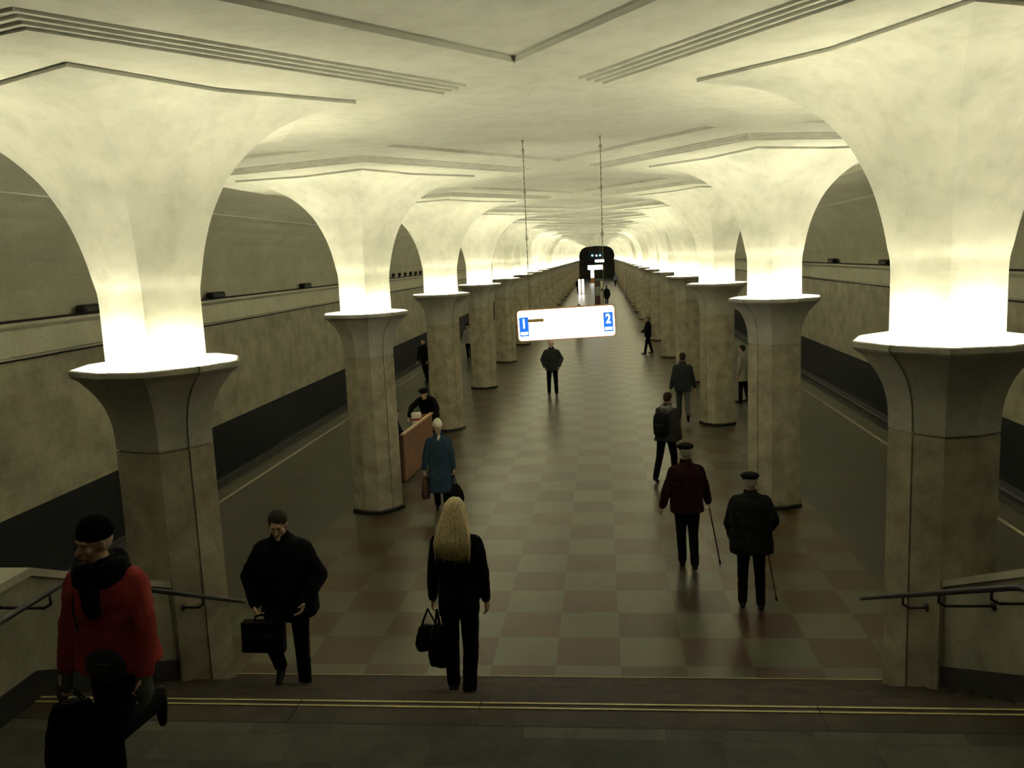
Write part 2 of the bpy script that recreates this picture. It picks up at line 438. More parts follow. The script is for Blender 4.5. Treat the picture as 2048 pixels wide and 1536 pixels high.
def landing_mat():
    m, nt, b = newmat('landing_slabs'); co = objco(nt)
    sp = N(nt, 'ShaderNodeSeparateXYZ'); nt.links.new(co, sp.inputs[0])
    v = mth(nt, 'DIVIDE', sp.outputs[1], .31); row = mth(nt, 'FLOOR', v)
    u = mth(nt, 'ADD', mth(nt, 'DIVIDE', sp.outputs[0], .9), mth(nt, 'MULTIPLY', row, .37))
    cb = N(nt, 'ShaderNodeCombineXYZ'); nt.links.new(row, cb.inputs[0]); nt.links.new(mth(nt, 'FLOOR', u), cb.inputs[1])
    wn = N(nt, 'ShaderNodeTexWhiteNoise', noise_dimensions='2D'); nt.links.new(cb.outputs[0], wn.inputs[0])
    n1 = noise(nt, 3, 6, .65, co); n2 = noise(nt, 80, 3, .7, co)
    c = ramp(nt, wn.outputs[0], [(0, (.045, .044, .03)), (1, (.085, .084, .06))])
    c = mixc(nt, .6, c, ramp(nt, n1, [(.38, (.5, .48, .45)), (.55, (1, 1, 1))]), 'MULTIPLY')
    c = mixc(nt, .5, c, ramp(nt, n2, [(.3, (.4, .4, .38)), (.7, (1.1, 1.1, 1.1))]), 'MULTIPLY')
    g = mth(nt, 'MAXIMUM', mth(nt, 'LESS_THAN', mth(nt, 'FRACT', u), .008), mth(nt, 'LESS_THAN', mth(nt, 'FRACT', v), .03))
    c = mixc(nt, mth(nt, 'MULTIPLY', g, .7), c, (.03, .028, .02))
    nt.links.new(c, b.inputs['Base Color']); b.inputs['Roughness'].default_value = .5; return m
lp.data.materials.append(landing_mat())
MB().box(-3.49, 3.49, ytop-.305, ytop-.29, lz, lz+.0015).build('slab_joint', DRK, st)
MB().box(-3.49, 3.49, ytop-.022, ytop-.004, lz, lz+.005).build('edge_strip', STRIP, st)
MB().box(-3.49, 3.49, ytop-.085, ytop-.067, lz, lz+.005).build('edge_strip', STRIP, st)
MB().box(-3.49, 3.49, -.012, -.002, SR, SR+.004).build('edge_strip', STRIP, st)
for k in range(1, NS):                                        # slab joints on the edge course
    x = -3.5+k*.7+.13*((k*37) % 5-2)
    if k in (3, 5, 8): MB().box(x, x+.006, ytop-.29, ytop, lz, lz+.0055).build('slab_joint', DRK, st)

# parapets and handrails
for sg in (-1, 1):
    sd = 'left' if sg < 0 else 'right'
    pw = empty('parapet', (sg*3.675, 5.4, 0))
    a, b_ = sorted((sg*3.5-pw.location.x, sg*3.85-pw.location.x))
    yb = 5.45-5.4; ye = 7.42-5.4; sl = SR/ST; y_n = YB-5.4+.02
    up_y = 3.0-5.4
    mb = MB(); mb.prism([(y_n, .02), (ye, .02), (ye, 2.40-(ye-yb)*sl), (yb, 2.40), (up_y, 2.40), (y_n, 2.40+(up_y-y_n)*.4545)], a, b_, 'x'); mb.build('panel', PAR, pw)
    mb = MB(); mb.prism([(y_n, 2.40+(up_y-y_n)*.4545), (up_y, 2.40), (yb, 2.40), (ye, 2.40-(ye-yb)*sl), (ye, 2.46-(ye-yb)*sl), (yb, 2.46), (up_y, 2.46), (y_n, 2.46+(up_y-y_n)*.4545)], a-.025, b_+.025, 'x'); mb.build('coping', PAR2, pw)
    xi = sg*3.5-pw.location.x
    def nz(y): return min(lz, lz-(y-(SY+ytop-5.4))*sl)      # stair line in parapet coordinates
    ys2 = [up_y, SY+ytop-5.4, ye-.02]
    mb = MB(); mb.prism([(y, nz(y)+.0) for y in ys2]+[(y, nz(y)+.2) for y in ys2[::-1]], *sorted((xi, xi-sg*.02)), 'x'); mb.build('skirting', PLI, pw)
    tag(pw, 'marble parapet with dark skirting on the %s side of the stairs' % sd, 'parapet', 'stair parapets')
    hr = empty('handrail', (sg*3.1, 5.3, 0))
    yb = 5.35-5.3 if sg < 0 else 5.2-5.3
    ye = 8.0-5.3 if sg < 0 else 8.28-5.3
    ze = 1.13 if sg < 0 else 1.045
    zt = 2.42
    mb = MB(); mb.tube([(0, YB-5.3+.1, zt+1.1), (0, 3.0-5.3, zt), (0, yb-.12, zt), (0, yb-.04, zt-.008), (0, yb+.06, zt-.045), (0, ye-.1, ze+.045), (0, ye, ze)], .021, 10); mb.build('rail', IRON, hr, True)
    for y in ((-1.2, -.2, 1.0, 1.85) if sg < 0 else (-1.0, .25, 1.1, 1.85)):
        z = zt if y < yb else zt-(y-yb)/(ye-yb)*(zt-ze)
        L_ = .40 if y < 1.8 else .2
        mb = MB(); mb.tube([(0, y, z-.02), (0, y, z-.085), (sg*.05, y, z-.115), (sg*(L_-.04), y, z-.115), (sg*L_, y, z-.115)], .011, 8)
        mb.tube([(sg*(L_-.012), y, z-.115), (sg*L_, y, z-.115)], .035, 12); mb.build('bracket', IRON, hr, True)
    tag(hr, 'black iron handrail on brackets down the %s side of the stairs' % sd, 'handrail', 'stair handrails')

# ------------------------------------------------------------------ track side: rails, ledge fixtures
for sg in (-1, 1):
    sd = 'left' if sg < 0 else 'right'
    for k, x in enumerate((8.15, 9.66)):
        mb = MB(); mb.prism([(-.06, 0), (.06, 0), (.02, .03), (.02, .12), (.036, .13), (.036, .16), (-.036, .16), (-.036, .13), (-.02, .12), (-.02, .03)], YB, YE, 'y')
        o = mb.build('track_rail', STEEL); o.location = (sg*x, 0, -1.2)
        tag(o, 'steel rail of the %s track, the one nearer the %s' % (sd, 'platform' if k == 0 else 'wall'), 'rail', 'track rails')
def ledge_box():
    r_ = empty('ledge_speaker')
    mb = MB(); mb.prism([(-.4, 0), (.4, 0), (.4, .12), (.33, .16), (-.33, .16), (-.4, .12)], -.09, .09, 'x'); mb.build('housing', DRK, r_)
    mb = MB(); mb.box(.09, .1, -.3, .3, .03, .11); mb.build('grille', PLI, r_)
    return r_
LB = None
for sg, y, lb in ((-1, 16.9, 'black box fixture on the left wall ledge, nearest of three'), (-1, 22.8, 'black box fixture on the left wall ledge, middle of three'),
                 (-1, 30.1, 'black box fixture on the left wall ledge, farthest of three'), (1, 36.1, 'black box fixture on the right wall ledge beside the farther arch side'), (1, 29.6, 'black box fixture on the right wall ledge just left of the nearest column')):
    if LB is None: c = LB = ledge_box()
    else: c = copytree(LB)
    c.location = (sg*10.0, y, 3.765); c.rotation_euler = (0, 0, 0 if sg < 0 else pi)
    tag(c, lb, 'fixture', 'box fixtures on the wall ledges')
LMP = None
for k in range(9):
    y = 39.5+k*1.35
    mb = MB(); mb.cap((0, 0, .05), (0, .06, .14), .06, .09, 8).box(-.03, .03, -.03, .03, 0, .06)
    if LMP is None: LMP = mb.build('ledge_floodlight', DRK); c = LMP
    else: c = LMP.copy(); col.objects.link(c)
    c.location = (-10.03, y, 3.765)
    tag(c, ('%s of nine small black round fittings along the left wall ledge' % (('nearest', 'second', 'third', 'fourth', 'middle', 'sixth', 'seventh', 'eighth', 'farthest')[k])), 'fitting', 'small round fittings on the left ledge')
o = MB().tube([(0, 0, 0), (0, 0, .82)], .02, 6).build('wall_conduit', PLA); o.location = (-10.15, 46, 3.75)
tag(o, 'thin white vertical tube on the left vault above the ledge', 'conduit')

# ------------------------------------------------------------------ signs
WHT = emis('lit_sign_white', (1.0, 1.0, .97), 1.1); BLU = emis('lit_sign_blue', (.015, .13, .60), .26); FAINT = emis('faint_print', (1, .95, .62), .24)
DARKL = emis('sign_print_brown', (.22, .14, .03), .12); FRM = plain('orange_brown_frame', (.45, .2, .05), .5)
def rrect(wd, ht, r, n=5):
    p_ = []
    for cx, cz, a0 in ((wd/2-r, ht/2-r, 0), (-wd/2+r, ht/2-r, 90), (-wd/2+r, -ht/2+r, 180), (wd/2-r, -ht/2+r, 270)):
        for k in range(n+1): p_.append((cx+r*cos(R_(a0+90*k/n)), cz+r*sin(R_(a0+90*k/n))))
    return p_
def digit(ch, parent, x, z, size):
    cu = bpy.data.curves.new('digit', 'FONT'); cu.body = ch; cu.size = size; cu.extrude = .001; cu.offset = .004
    cu.align_x = 'CENTER'; cu.align_y = 'CENTER'; cu.materials.append(WHT)
    o = bpy.data.objects.new('digit', cu); col.objects.link(o); bpy.context.view_layer.update()
    me = bpy.data.meshes.new_from_object(o); bpy.data.objects.remove(o)
    o = link(bpy.data.objects.new('digit', me), parent); o.location = (x, -.075, z); o.rotation_euler = (pi/2, 0, 0); o.scale = (.78, 1, 1)
    return o
sg_ = empty('hanging_sign', (.135, 12.0, 3.568)); sg_.rotation_euler = (0, -R_(1.6), 0)
MB().prism(rrect(1.38, .445, .05), -.06, .06, 'y').build('frame', FRM, sg_)
MB().prism(rrect(1.35, .418, .04), -.066, -.058, 'y').build('lit_panel', WHT, sg_)
MB().prism(rrect(1.35, .418, .04), .058, .066, 'y').build('lit_panel', WHT, sg_)
for x0, nn in ((-.592, '1'), (.588, '2')):
    bp = MB().box(x0-.066, x0+.066, -.070, -.066, -.15, .12).build('number_plate', BLU, sg_)
    digit(nn, bp, x0, .022, .18).location[1] = -.0715
    MB().box(x0-.05, x0+.05, -.0722, -.070, -.128, -.088).build('plate_bar', WHT, bp)
MB().box(-.53, -.31, -.070, -.066, .042, .088).build('print_line', DARKL, sg_)
for zz, x0, x1 in ((.06, -.26, -.05), (.005, -.53, -.2), (-.03, -.53, -.33), (.115, .2, .5), (.03, .05, .5), (-.0, .05, .5), (-.04, .2, .3)):
    MB().box(x0, x1, -.068, -.066, zz, zz+.012).build('print_line', FAINT, sg_)
for xt, zt_, xb, zb in ((-.380, 6.09, -.374, 3.77), (.677, 6.09, .668, 3.80)):
    loc = sg_.location
    mb = MB(); a = Vector((xt, 12, zt_))-loc; b_ = Vector((xb, 12, zb))-loc
    rot = Matrix.Rotation(R_(1.6), 3, 'Y'); a = rot @ a; b_ = rot @ b_
    d = (b_-a)
    n = 60; mb.tube([a+d*k/n for k in range(n+1)], [.004+.004*(k % 2) for k in range(n+1)], 6)
    for t in (.06, .3, .57, .78):
        p_ = a+d*t; mb.tube([p_+Vector((.018*cos(q_*pi/4), 0, .024*sin(q_*pi/4))) for q_ in range(8)], .005, 6, True)
    mb.tube([a+Vector((0, 0, -.01)), a], .02, 8)
    mb.build('chain', CHN, sg_)
tag(sg_, 'large glowing white sign with blue 1 and 2 hanging on chains over the hall', 'sign')
for x, y, z, wd, lb in ((.17, 77, 3.38, 1.36, 'small lit white sign far down the hall, lower of the two distant ones'), (.5, 129, 3.55, 1.36, 'tiny lit white sign far down the hall, above and behind the other distant one')):
    s2 = empty('hanging_sign', (x, y, z)); h2 = .42
    MB().prism(rrect(wd, h2, .05), -.06, .06, 'y').build('frame', FRM, s2)
    MB().prism(rrect(wd-.03, h2-.03, .04), -.066, -.058, 'y').build('lit_panel', WHT, s2)
    for xx in (-.45, .45): MB().tube([(xx, 0, h2/2), (xx, 0, 6.07-z)], .008, 5).build('chain', CHN, s2)
    tag(s2, lb, 'sign', 'distant hanging signs')

# information pillars far down the hall
ip = empty('information_stand', (.30, 77.5, 0))
MB().prism(rrect(.52, .3, .03), 0, 2.1, 'z').build('body', plain('dark_red_panel', (.07, .02, .02), .5), ip)
MB().box(-.22, .22, -.16, -.15, .85, 1.65).build('poster', plain('grey_poster', (.3, .31, .25), .7), ip)
MB().prism(rrect(.56, .34, .03), 2.1, 2.2, 'z').build('cap', PLI, ip)
tag(ip, 'dark red information stand with grey poster standing mid hall far away', 'stand')
ep = empty('call_pillar', (.70, 77.0, 0))
MB().prism(rrect(.24, .22, .05), 0, 2.15, 'z').build('body', plain('cream_pillar', (.7, .66, .42), .5), ep)
MB().box(-.06, .06, -.13, -.11, 1.2, 1.5).build('call_panel', DRK, ep)
tag(ep, 'slim cream pillar standing against the right of the distant information stand', 'pillar')
lp_ = empty('lit_pillar', (-1.68, 101, 0))
MB().prism(rrect(.75, .3, .12), 0, 1.75, 'z').build('body', FRM, lp_)
for xx in (-.19, .19): MB().prism(rrect(.24, .1, .04), .08, 1.7, 'z').build('lit_panel', WHT, lp_)
for ch in lp_.children:
    if ch.name.startswith('lit_panel'): ch.location = (-.19 if 'x' not in ch else 0, -.13, 0)
ls = [c for c in lp_.children if c.name.startswith('lit_panel')]
ls[0].location = (-.2, -.13, 0); ls[1].location = (.2, -.13, 0)
tag(lp_, 'glowing white double pillar far down the hall on the left', 'lit pillar', 'glowing pillars')
l2 = empty('lit_pillar', (-.72, 140, 0))
MB().prism(rrect(.6, .3, .1), 0, 2.1, 'z').build('body', FRM, l2)
for xx in (-.16, .16):
    o = MB().prism(rrect(.2, .1, .04), .8, 2.05, 'z').build('lit_panel', WHT, l2); o.location = (xx, -.13, 0)
tag(l2, 'tiny glowing pillar right under the far hanging sign', 'lit pillar', 'glowing pillars')
BL = emis('blue_signal', (.1, .55, 1), 2.5)
for k, (x, z, mm) in enumerate(((-.9, 4.35, BL), (.6, 4.33, BL), (-.1, 4.3, WHT))):
    o = MB().ell((0, 0, 0), (.16, .08, .16)).build('signal_lamp', mm); o.location = (x, YE+5.93, z)
    tag(o, ('left blue', 'right blue', 'white')[k]+' signal lamp glowing in the dark end opening', 'lamp', 'signal lamps in the end opening')

# ------------------------------------------------------------------ the counter between the second and third left columns
BRW = stone('brown_laminate', (.22, .10, .05), (.36, .18, .09), .5, 3, 50)
TAN = plain('tan_edge', (.5, .33, .2), .5)
ct = empty('counter', (-3.42, 18.0, 0), R_(-3))
MB().box(-.03, 0, -1.17, 1.2, .04, 1.0).build('front_panel', BRW, ct)
MB().box(-.38, -.03, -1.17, -1.14, .04, 1.0).build('side_panel', plain('dark_brown_side', (.09, .04, .02), .5), ct)
MB().box(-.38, -.03, 1.17, 1.2, .04, 1.0).build('side_panel', BRW, ct)
MB().box(-.37, -.03, -1.14, 1.17, .68, .71).build('desk_top', BRW, ct)
MB().box(-.05, .03, -1.2, 1.23, 1.0, 1.035).build('top_edge', TAN, ct)
MB().box(-.37, -.02, -1.15, 1.18, 0, .04).build('plinth', PLI, ct)
tag(ct, 'brown reception counter standing between two left columns', 'counter')

# ------------------------------------------------------------------ people
def cloth(name, c, rough=.95):
    m = plain(name, c, rough, 0, .35, 14); m.node_tree.nodes['Principled BSDF'].inputs['Specular IOR Level'].default_value = .12; return m
SKIN = plain('skin', (.52, .33, .23), .6, 0, .1, 60)
BLACK = cloth('black_cloth', (.006, .006, .007)); NAVY = cloth('navy_cloth', (.012, .015, .024)); TROU = cloth('dark_trousers', (.004, .004, .005))
SHOE = plain('black_leather', (.008, .008, .008), .4)
HAIRD = plain('dark_hair', (.03, .02, .014), .7, 0, .5, 120); HAIRG = plain('grey_hair', (.3, .28, .24), .7, 0, .5, 120)
EYEW = plain('eye_white', (.16, .14, .12), .3)
for m_ in (SHOE, HAIRD, HAIRG): m_.node_tree.nodes['Principled BSDF'].inputs['Specular IOR Level'].default_value = .15
for m_ in (STP, lp.data.materials[0]):
    m_.node_tree.nodes['Principled BSDF'].inputs['Specular IOR Level'].default_value = .22; m_.node_tree.nodes['Principled BSDF'].inputs['Roughness'].default_value = .65
def soften(o, voxel, disp=0, dsize=.1, it=3):
    r = o.modifiers.new('remesh', 'REMESH'); r.mode = 'VOXEL'; r.voxel_size = voxel; r.use_smooth_shade = True
    if disp:
        t = bpy.data.textures.new('folds', 'CLOUDS'); t.noise_scale = dsize; t.noise_depth = 2
        d = o.modifiers.new('folds', 'DISPLACE'); d.texture = t; d.strength = disp; d.mid_level = .5; d.texture_coords = 'LOCAL'
    s_ = o.modifiers.new('smooth', 'SMOOTH'); s_.factor = .5; s_.iterations = it
    return o
def dirv(side, fwd, out):
    f, o_ = R_(fwd), R_(out)
    return Vector((side*sin(o_), sin(f)*cos(o_), -cos(f)*cos(o_)))
def person(label, loc, rz, H=1.75, legs=((12, 8), (-12, 12)), arms=((5, 8, 15, 5), (5, 8, 15, 5)), lean=3, head=(0, 0), top=None, hem=.5, bulk=1.0,
           trous=TROU, topmat=BLACK, flare=1.0, hat=None, hair=HAIRD, vx=.012, lod=2, collar=None, gloves=None, hands=('curl', 'curl'), skin=SKIN, sleeve=1.0, hipw=1.0, ground=None):
    root = empty('person', loc, rz); s = H/1.75
    hipz0 = .92*s
    pel = Vector((0, 0, 0))
    J = {}
    # legs in coordinates relative to the hip centre
    lows = []
    for k, sd in enumerate((-1, 1)):
        a, b = legs[k][0], legs[k][1]; out = legs[k][2] if len(legs[k]) > 2 else 2
        h = Vector((sd*.088*s, 0, -.03*s)); kn = h+dirv(sd, a, out)*.43*s; an = kn+dirv(sd, a-b, out*.5)*.405*s
        J['hip', sd], J['knee', sd], J['ank', sd] = h, kn, an; lows.append(an.z)
    gz = min(lows)-.085*s          # floor level under the lower foot
    off = Vector((0, 0, -gz))
    for k_ in list(J): J[k_] = J[k_]+off
    pel = off.copy()
    Ml = Matrix.Rotation(-R_(lean), 4, 'X')
    T = Matrix.Translation(pel) @ Ml
    P = lambda x, y, z: T @ Vector((x*s, y*s, z*s))
    # arms
    shw = .185
    for k, sd in enumerate((-1, 1)):
        a1, o1, a2, o2 = arms[k]
        sh = P(sd*shw*(.90+.06*bulk), 0, .462); el = sh+dirv(sd, a1, o1)*.29*s; wr = el+dirv(sd, a2, o2)*.255*s
        J['sh', sd], J['el', sd], J['wr', sd] = sh, el, wr; J['fd', sd] = (wr-el).normalized()
    hyaw, hpit = head
    hc = P(0, .035, .705)
    Hm = Matrix.Translation(hc) @ Matrix.Rotation(R_(hyaw), 4, 'Z') @ Matrix.Rotation(R_(-hpit), 4, 'X') @ Matrix.Scale(s, 4)
    # ---- body: one continuous skin surface
    mb = MB()
    mb.ell((0, -.012, .022), (.077, .095, .093), Hm); mb.ell((0, .026, -.045), (.056, .066, .075), Hm)
    if lod >= 1:
        h_ = lambda x, y, z: Hm @ Vector((x, y, z))
        mb.cap(h_(0, .084, .008), h_(0, .108, -.028), .010*s, .016*s, 8)
        mb.cap(h_(-.036, .078, .03), h_(.036, .078, .03), .013*s, None, 8)
        mb.cap(h_(-.02, .087, -.062), h_(.02, .087, -.062), .009*s, None, 8)
        mb.cap(h_(0, .07, -.098), h_(0, .074, -.1), .024*s, None, 8)
        for sd in (-1, 1):
            mb.ell((sd*.078, -.005, -.008), (.012, .02, .031), Hm, 8, 6); mb.ell((sd*.04, .062, -.02), (.025, .025, .025), Hm, 8, 6)
    mb.cap(P(0, 0, .50), hc+Vector((0, -.01*s, -.06*s)), .062*s, .055*s)
    mb.loft([((0, 0, z*s), a*s, b*s) for z, a, b in ((-.1, .15, .1), (.02, .16, .11), (.15, .135, .095), (.3, .15, .105), (.42, .140, .095), (.5, .10, .08), (.54, .07, .06))], 18, T)
    for sd in (-1, 1):
        mb.cap(J['sh', sd], J['el', sd], .040*s, .036*s); mb.cap(J['el', sd], J['wr', sd], .041*s, .026*s)
        mb.cap(J['hip', sd], J['knee', sd], .082*s, .055*s); mb.cap(J['knee', sd], J['ank', sd], .056*s, .038*s)
        fdv = Vector((0, 1, 0)); a_ = J['ank', sd]; mb.cap(a_, a_+(a_-J['knee', sd]).normalized()*.03*s, .036*s, .034*s)
        # hand: palm, four bent fingers of different lengths, thumb from the side of the palm
        w_, d = J['wr', sd], J['fd', sd]
        n = Vector((-sd, .25, 0)); n = (n-d*n.dot(d)).normalized(); sdv = d.cross(n)*(1 if sd > 0 else -1)
        if sdv.y < 0: sdv = -sdv                      # thumb side points forwards
        if lod >= 1:
            for q in (-1.5, -.5, .5, 1.5):
                b0 = w_+d*.015*s; b1 = w_+d*.088*s+sdv*q*.019*s; mb.cap(b0+sdv*q*.012*s, b1, .014*s, .0115*s, 8)
            kind = hands[0 if sd < 0 else 1]; cl = {'curl': .6, 'grip': 1.35, 'flat': .2}[kind]
            for q, L_ in ((-1.5, .058), (-.5, .072), (.5, .078), (1.5, .07)):
                p0 = w_+d*.09*s+sdv*q*.020*s; c1 = cl*.55; c2 = cl*1.5
                v1 = d*cos(c1)+n*sin(c1); v2 = d*cos(c2)+n*sin(c2)
                p1 = p0+v1*L_*.52*s; p2 = p1+v2*L_*.5*s
                mb.cap(p0, p1, .0098*s, .009*s, 8); mb.cap(p1, p2, .009*s, .0078*s, 8)
            t0 = w_+d*.03*s+sdv*.024*s; t1 = t0+(d*.6+sdv*.75+n*.3).normalized()*.038*s; t2 = t1+(d*.85+n*.5+sdv*.1).normalized()*.034*s
            mb.cap(t0, t1, .013*s, .0115*s, 8); mb.cap(t1, t2, .011*s, .009*s, 8)
        else: mb.ell((0, 0, 0), (.03*s, .04*s, .05*s), Matrix.Translation(w_+d*.06*s), 8, 6)
    body = soften(mb.build('body', skin, root, True), max(vx*.55, .0065) if lod >= 1 else vx, it=1)
    # ---- trousers
    mb = MB(); mb.loft([((0, 0, z*s), a*s*hipw, b*s*hipw) for z, a, b in ((-.13, .12, .09), (-.06, .175, .125), (.04, .172, .122), (.12, .155, .11))], 18, T)
    for sd in (-1, 1):
        hk = J['hip', sd]; mb.cap(hk, J['knee', sd], .098*s*hipw, .072*s); mb.cap(J['knee', sd], J['ank', sd]+Vector((0, 0, .0)), .071*s, .06*s)
    soften(mb.build('trousers', trous, root, True), vx, .012 if lod == 2 else 0, .08)
    # ---- shoes
    for sd in (-1, 1):
        a_ = J['ank', sd]; k_ = J['knee', sd]; sh_ = (k_-a_).normalized(); lift = (a_.z-.085*s) > .03
        f_ = Vector((0, 1, 0)) if not lift else (Vector((0, 1, 0))-sh_*Vector((0, 1, 0)).dot(sh_)).normalized()
        u_ = Vector((0, 0, 1)) if not lift else sh_
        mb = MB(); g = lambda y, z: a_+f_*y*s+u_*z*s
        mb.cap(g(-.045, -.048), g(.04, -.05), .037*s, .040*s, 10); mb.cap(g(.04, -.05), g(.16, -.057), .041*s, .028*s, 10); mb.cap(g(-.01, -.03), g(-.01, .03), .045*s, .042*s, 10)
        soften(mb.build('shoe', SHOE, root, True), max(vx*.8, .008), it=2)
    # ---- jacket or coat: torso, hem, sleeves, collar
    hz = -(hem-.5)*1.0
    secs = []
    zh = {'jacket': -.14, 'short': -.04, 'waist': -.07, 'hip': -.20, 'mid': -.28, 'long': -.52}.get(top or 'jacket')
    wb = bulk
    prof = [(zh, .185*flare, .145*flare), (zh+.02, .19*flare, .15*flare)]
    if zh < -.2001: prof.append((-.15, .19*(1+flare)/2, .15*(1+flare)/2))
    prof += [(.0, .19, .14), (.14, .178, .135), (.28, .19, .142), (.38, .198, .138), (.44, .19, .125), (.485, .165, .11), (.52, .125, .095), (.57, .075, .08)]
    swing = Vector((0, 0, 0))
    mb = MB(); Tc = T if zh > -.201 else Matrix.Translation(pel) @ Matrix.Rotation(-R_(lean*.5), 4, 'X')
    mb.loft([((0, .0, z*s), a*s*wb, b*s*wb) for z, a, b in prof if z <= .14], 24, Tc, 2.2)
    mb.loft([((0, 0, z*s), a*s*wb*(1 if z < .5 else .92), b*s*wb*(1 if z < .5 else .92)) for z, a, b in prof if z >= 0], 24, T, 2.2)
    for sd in (-1, 1):
        w_ = J['wr', sd]-J['fd', sd]*.01*s
        mb.cap(J['sh', sd]+Vector((-sd*.01, 0, -.015))*s, J['el', sd], .068*s*wb*sleeve, .060*s*wb*sleeve); mb.cap(J['el', sd], w_, .060*s*wb*sleeve, .044*s*wb*sleeve)
        mb.ell((0, 0, 0), (.062*s*wb, .064*s*wb, .06*s*wb), Matrix.Translation(J['sh', sd]+Vector((-sd*.03, 0, -.005))*s), 12, 8)
    soften(mb.build('coat' if zh < -.2001 else 'jacket', topmat, root, True), vx, .022*wb if lod == 2 else (.012 if lod else 0), .11)
    cm = collar or topmat
    mb = MB(); mb.loft([(P(0, .005, z), a*s, b*s) for z, a, b in ((.50, .105, .10), (.55, .09, .085), (.60, .085, .085), (.615, .08, .08))], 18)
    soften(mb.build('collar', cm, root, True), vx, 0)
    if gloves:
        for sd in (-1, 1):
            mb = MB(); w_, d = J['wr', sd], J['fd', sd]; mb.cap(w_, w_+d*.1*s, .042*s, .056*s); mb.cap(w_+d*.08*s, w_+d*.15*s, .052*s, .04*s); soften(mb.build('glove', gloves, root, True), vx*.8, .01, .04)
    # ---- head dress
    if hair and hat != 'long':
        mb = MB(); mb.ell((0, -.022, .038), (.084, .098, .088), Hm, 20, 14); mb.ell((0, -.055, -.01), (.074, .06, .07), Hm, 16, 10)
        soften(mb.build('hair', hair, root, True), max(vx*.7, .007), .008 if lod else 0, .02, 1)
    if hat == 'beret' or hat == 'cap':
        hm_ = BLACK; mb = MB(); mb.ell((0, -.01, .085), (.12, .135, .05), Hm, 20, 10); mb.loft([((0, -.012, .03), .084, .101), ((0, -.012, .085), .09, .108)], 20, Hm)
        if hat == 'cap': mb.ell((0, .095, .052), (.07, .06, .012), Hm, 16, 6)
        soften(mb.build('cap', hm_, root, True), max(vx*.6, .007), .006, .05, 2)
    elif hat in ('beanie', 'beanie_white'):
        mb = MB(); mb.ell((0, -.018, .075), (.09, .105, .098), Hm, 20, 14); mb.loft([((0, -.018, .035), .088, .102), ((0, -.018, .07), .094, .109), ((0, -.018, .08), .09, .104)], 20, Hm)
        if hat == 'beanie_white': mb.ell((0, -.02, .13), (.06, .065, .06), Hm, 16, 10)
        m_ = plain('cream_knit', (.85, .84, .66), .9, 0, .6, 80) if hat == 'beanie_white' else BLACK
        soften(mb.build('knitted_hat', m_, root, True), max(vx*.6, .007), .004, .03, 1)
    if lod == 2:
        for sd in (-1, 1):
            e_ = MB().ell((sd*.030, .076, .008), (.0125, .010, .007), Hm, 10, 8).build('eye', EYEW, body, True)
    bpy.context.view_layer.update()
    Wm = Matrix.Translation(Vector(loc)) @ Matrix.Rotation(rz, 4, 'Z')
    J['W'] = Wm; J['Hm'] = Hm; J['T'] = T; J['s'] = s; J['P'] = P
    tag(root, label, 'person')
    return root, J
def world(J, key): return J['W'] @ J[key]

# bags: gathered or boxy bodies with handles, hung from a hand point
def soft_bag(label, hand, w_, d_, h_, drop, mat, rz=0, name='handbag', gather=.35, group=None, hook=True):
    o = empty(name, (hand[0], hand[1], hand[2]-drop-h_), rz); H_ = h_
    secs = [((0, 0, 0), w_*.36, d_*.36), ((0, 0, .03*H_), w_*.44, d_*.45), ((0, 0, .25*H_), w_*.5, d_*.5), ((0, 0, .55*H_), w_*.46, d_*.45), ((0, 0, .85*H_), w_*.46*(1-gather*.5), d_*.28), ((0, 0, H_), w_*.5*(1-gather), d_*.16)]
    mb = MB(); mb.loft(secs, 24, None, 2.6); soften(mb.build('bag_body', mat, o, True), .009, .02, .07, 2)
    tw = w_*.42*(1-gather)
    for sy in (-1, 1):
        mb = MB(); pts = []
        for k in range(13):
            t = k/12; x = -tw+2*tw*t
            pts.append((x*(1-.75*sin(pi*t)), sy*d_*.12*(1-sin(pi*t)*.8), H_*.93+(drop+H_*.07-.01)*sin(pi*t)**.7))
        mb.tube(pts, .007, 6); mb.build('strap', mat, o, True)
    tag(o, label, 'bag', group)
    return o
def cane(label, hand, foot, mat):
    o = empty('walking_stick', foot); a = Vector((0, 0, .012)); b = Vector(hand)-Vector(foot)
    mb = MB(); mb.tube([a+(b-a)*t for t in (0, .5, 1)], [.0085, .010, .012], 8); mb.build('shaft', mat, o, True)
    d = (b-a).normalized(); mb = MB(); mb.tube([b-d*.01, b+d*.02, b+d*.03+Vector((0, .03, 0)), b+d*.025+Vector((0, .09, -.005))], .013, 8); mb.build('handle', mat, o, True)
    mb = MB(); mb.cap((0, 0, .014), a+d*.03, .014, .014, 8); mb.build('rubber_tip', DRK, o, True)
    tag(o, label, 'walking stick'); return o

FACE = lambda deg: R_(deg)      # heading: 0 looks down the hall (+y), 180 looks at the stairs
CANEM = plain('dark_stick_wood', (.03, .02, .012), .4)
BAGM = cloth('black_bag_leather', (.006, .006, .006), .7); BAGB = plain('brown_bag_leather', (.09, .035, .025), .5, 0, .3, 40)

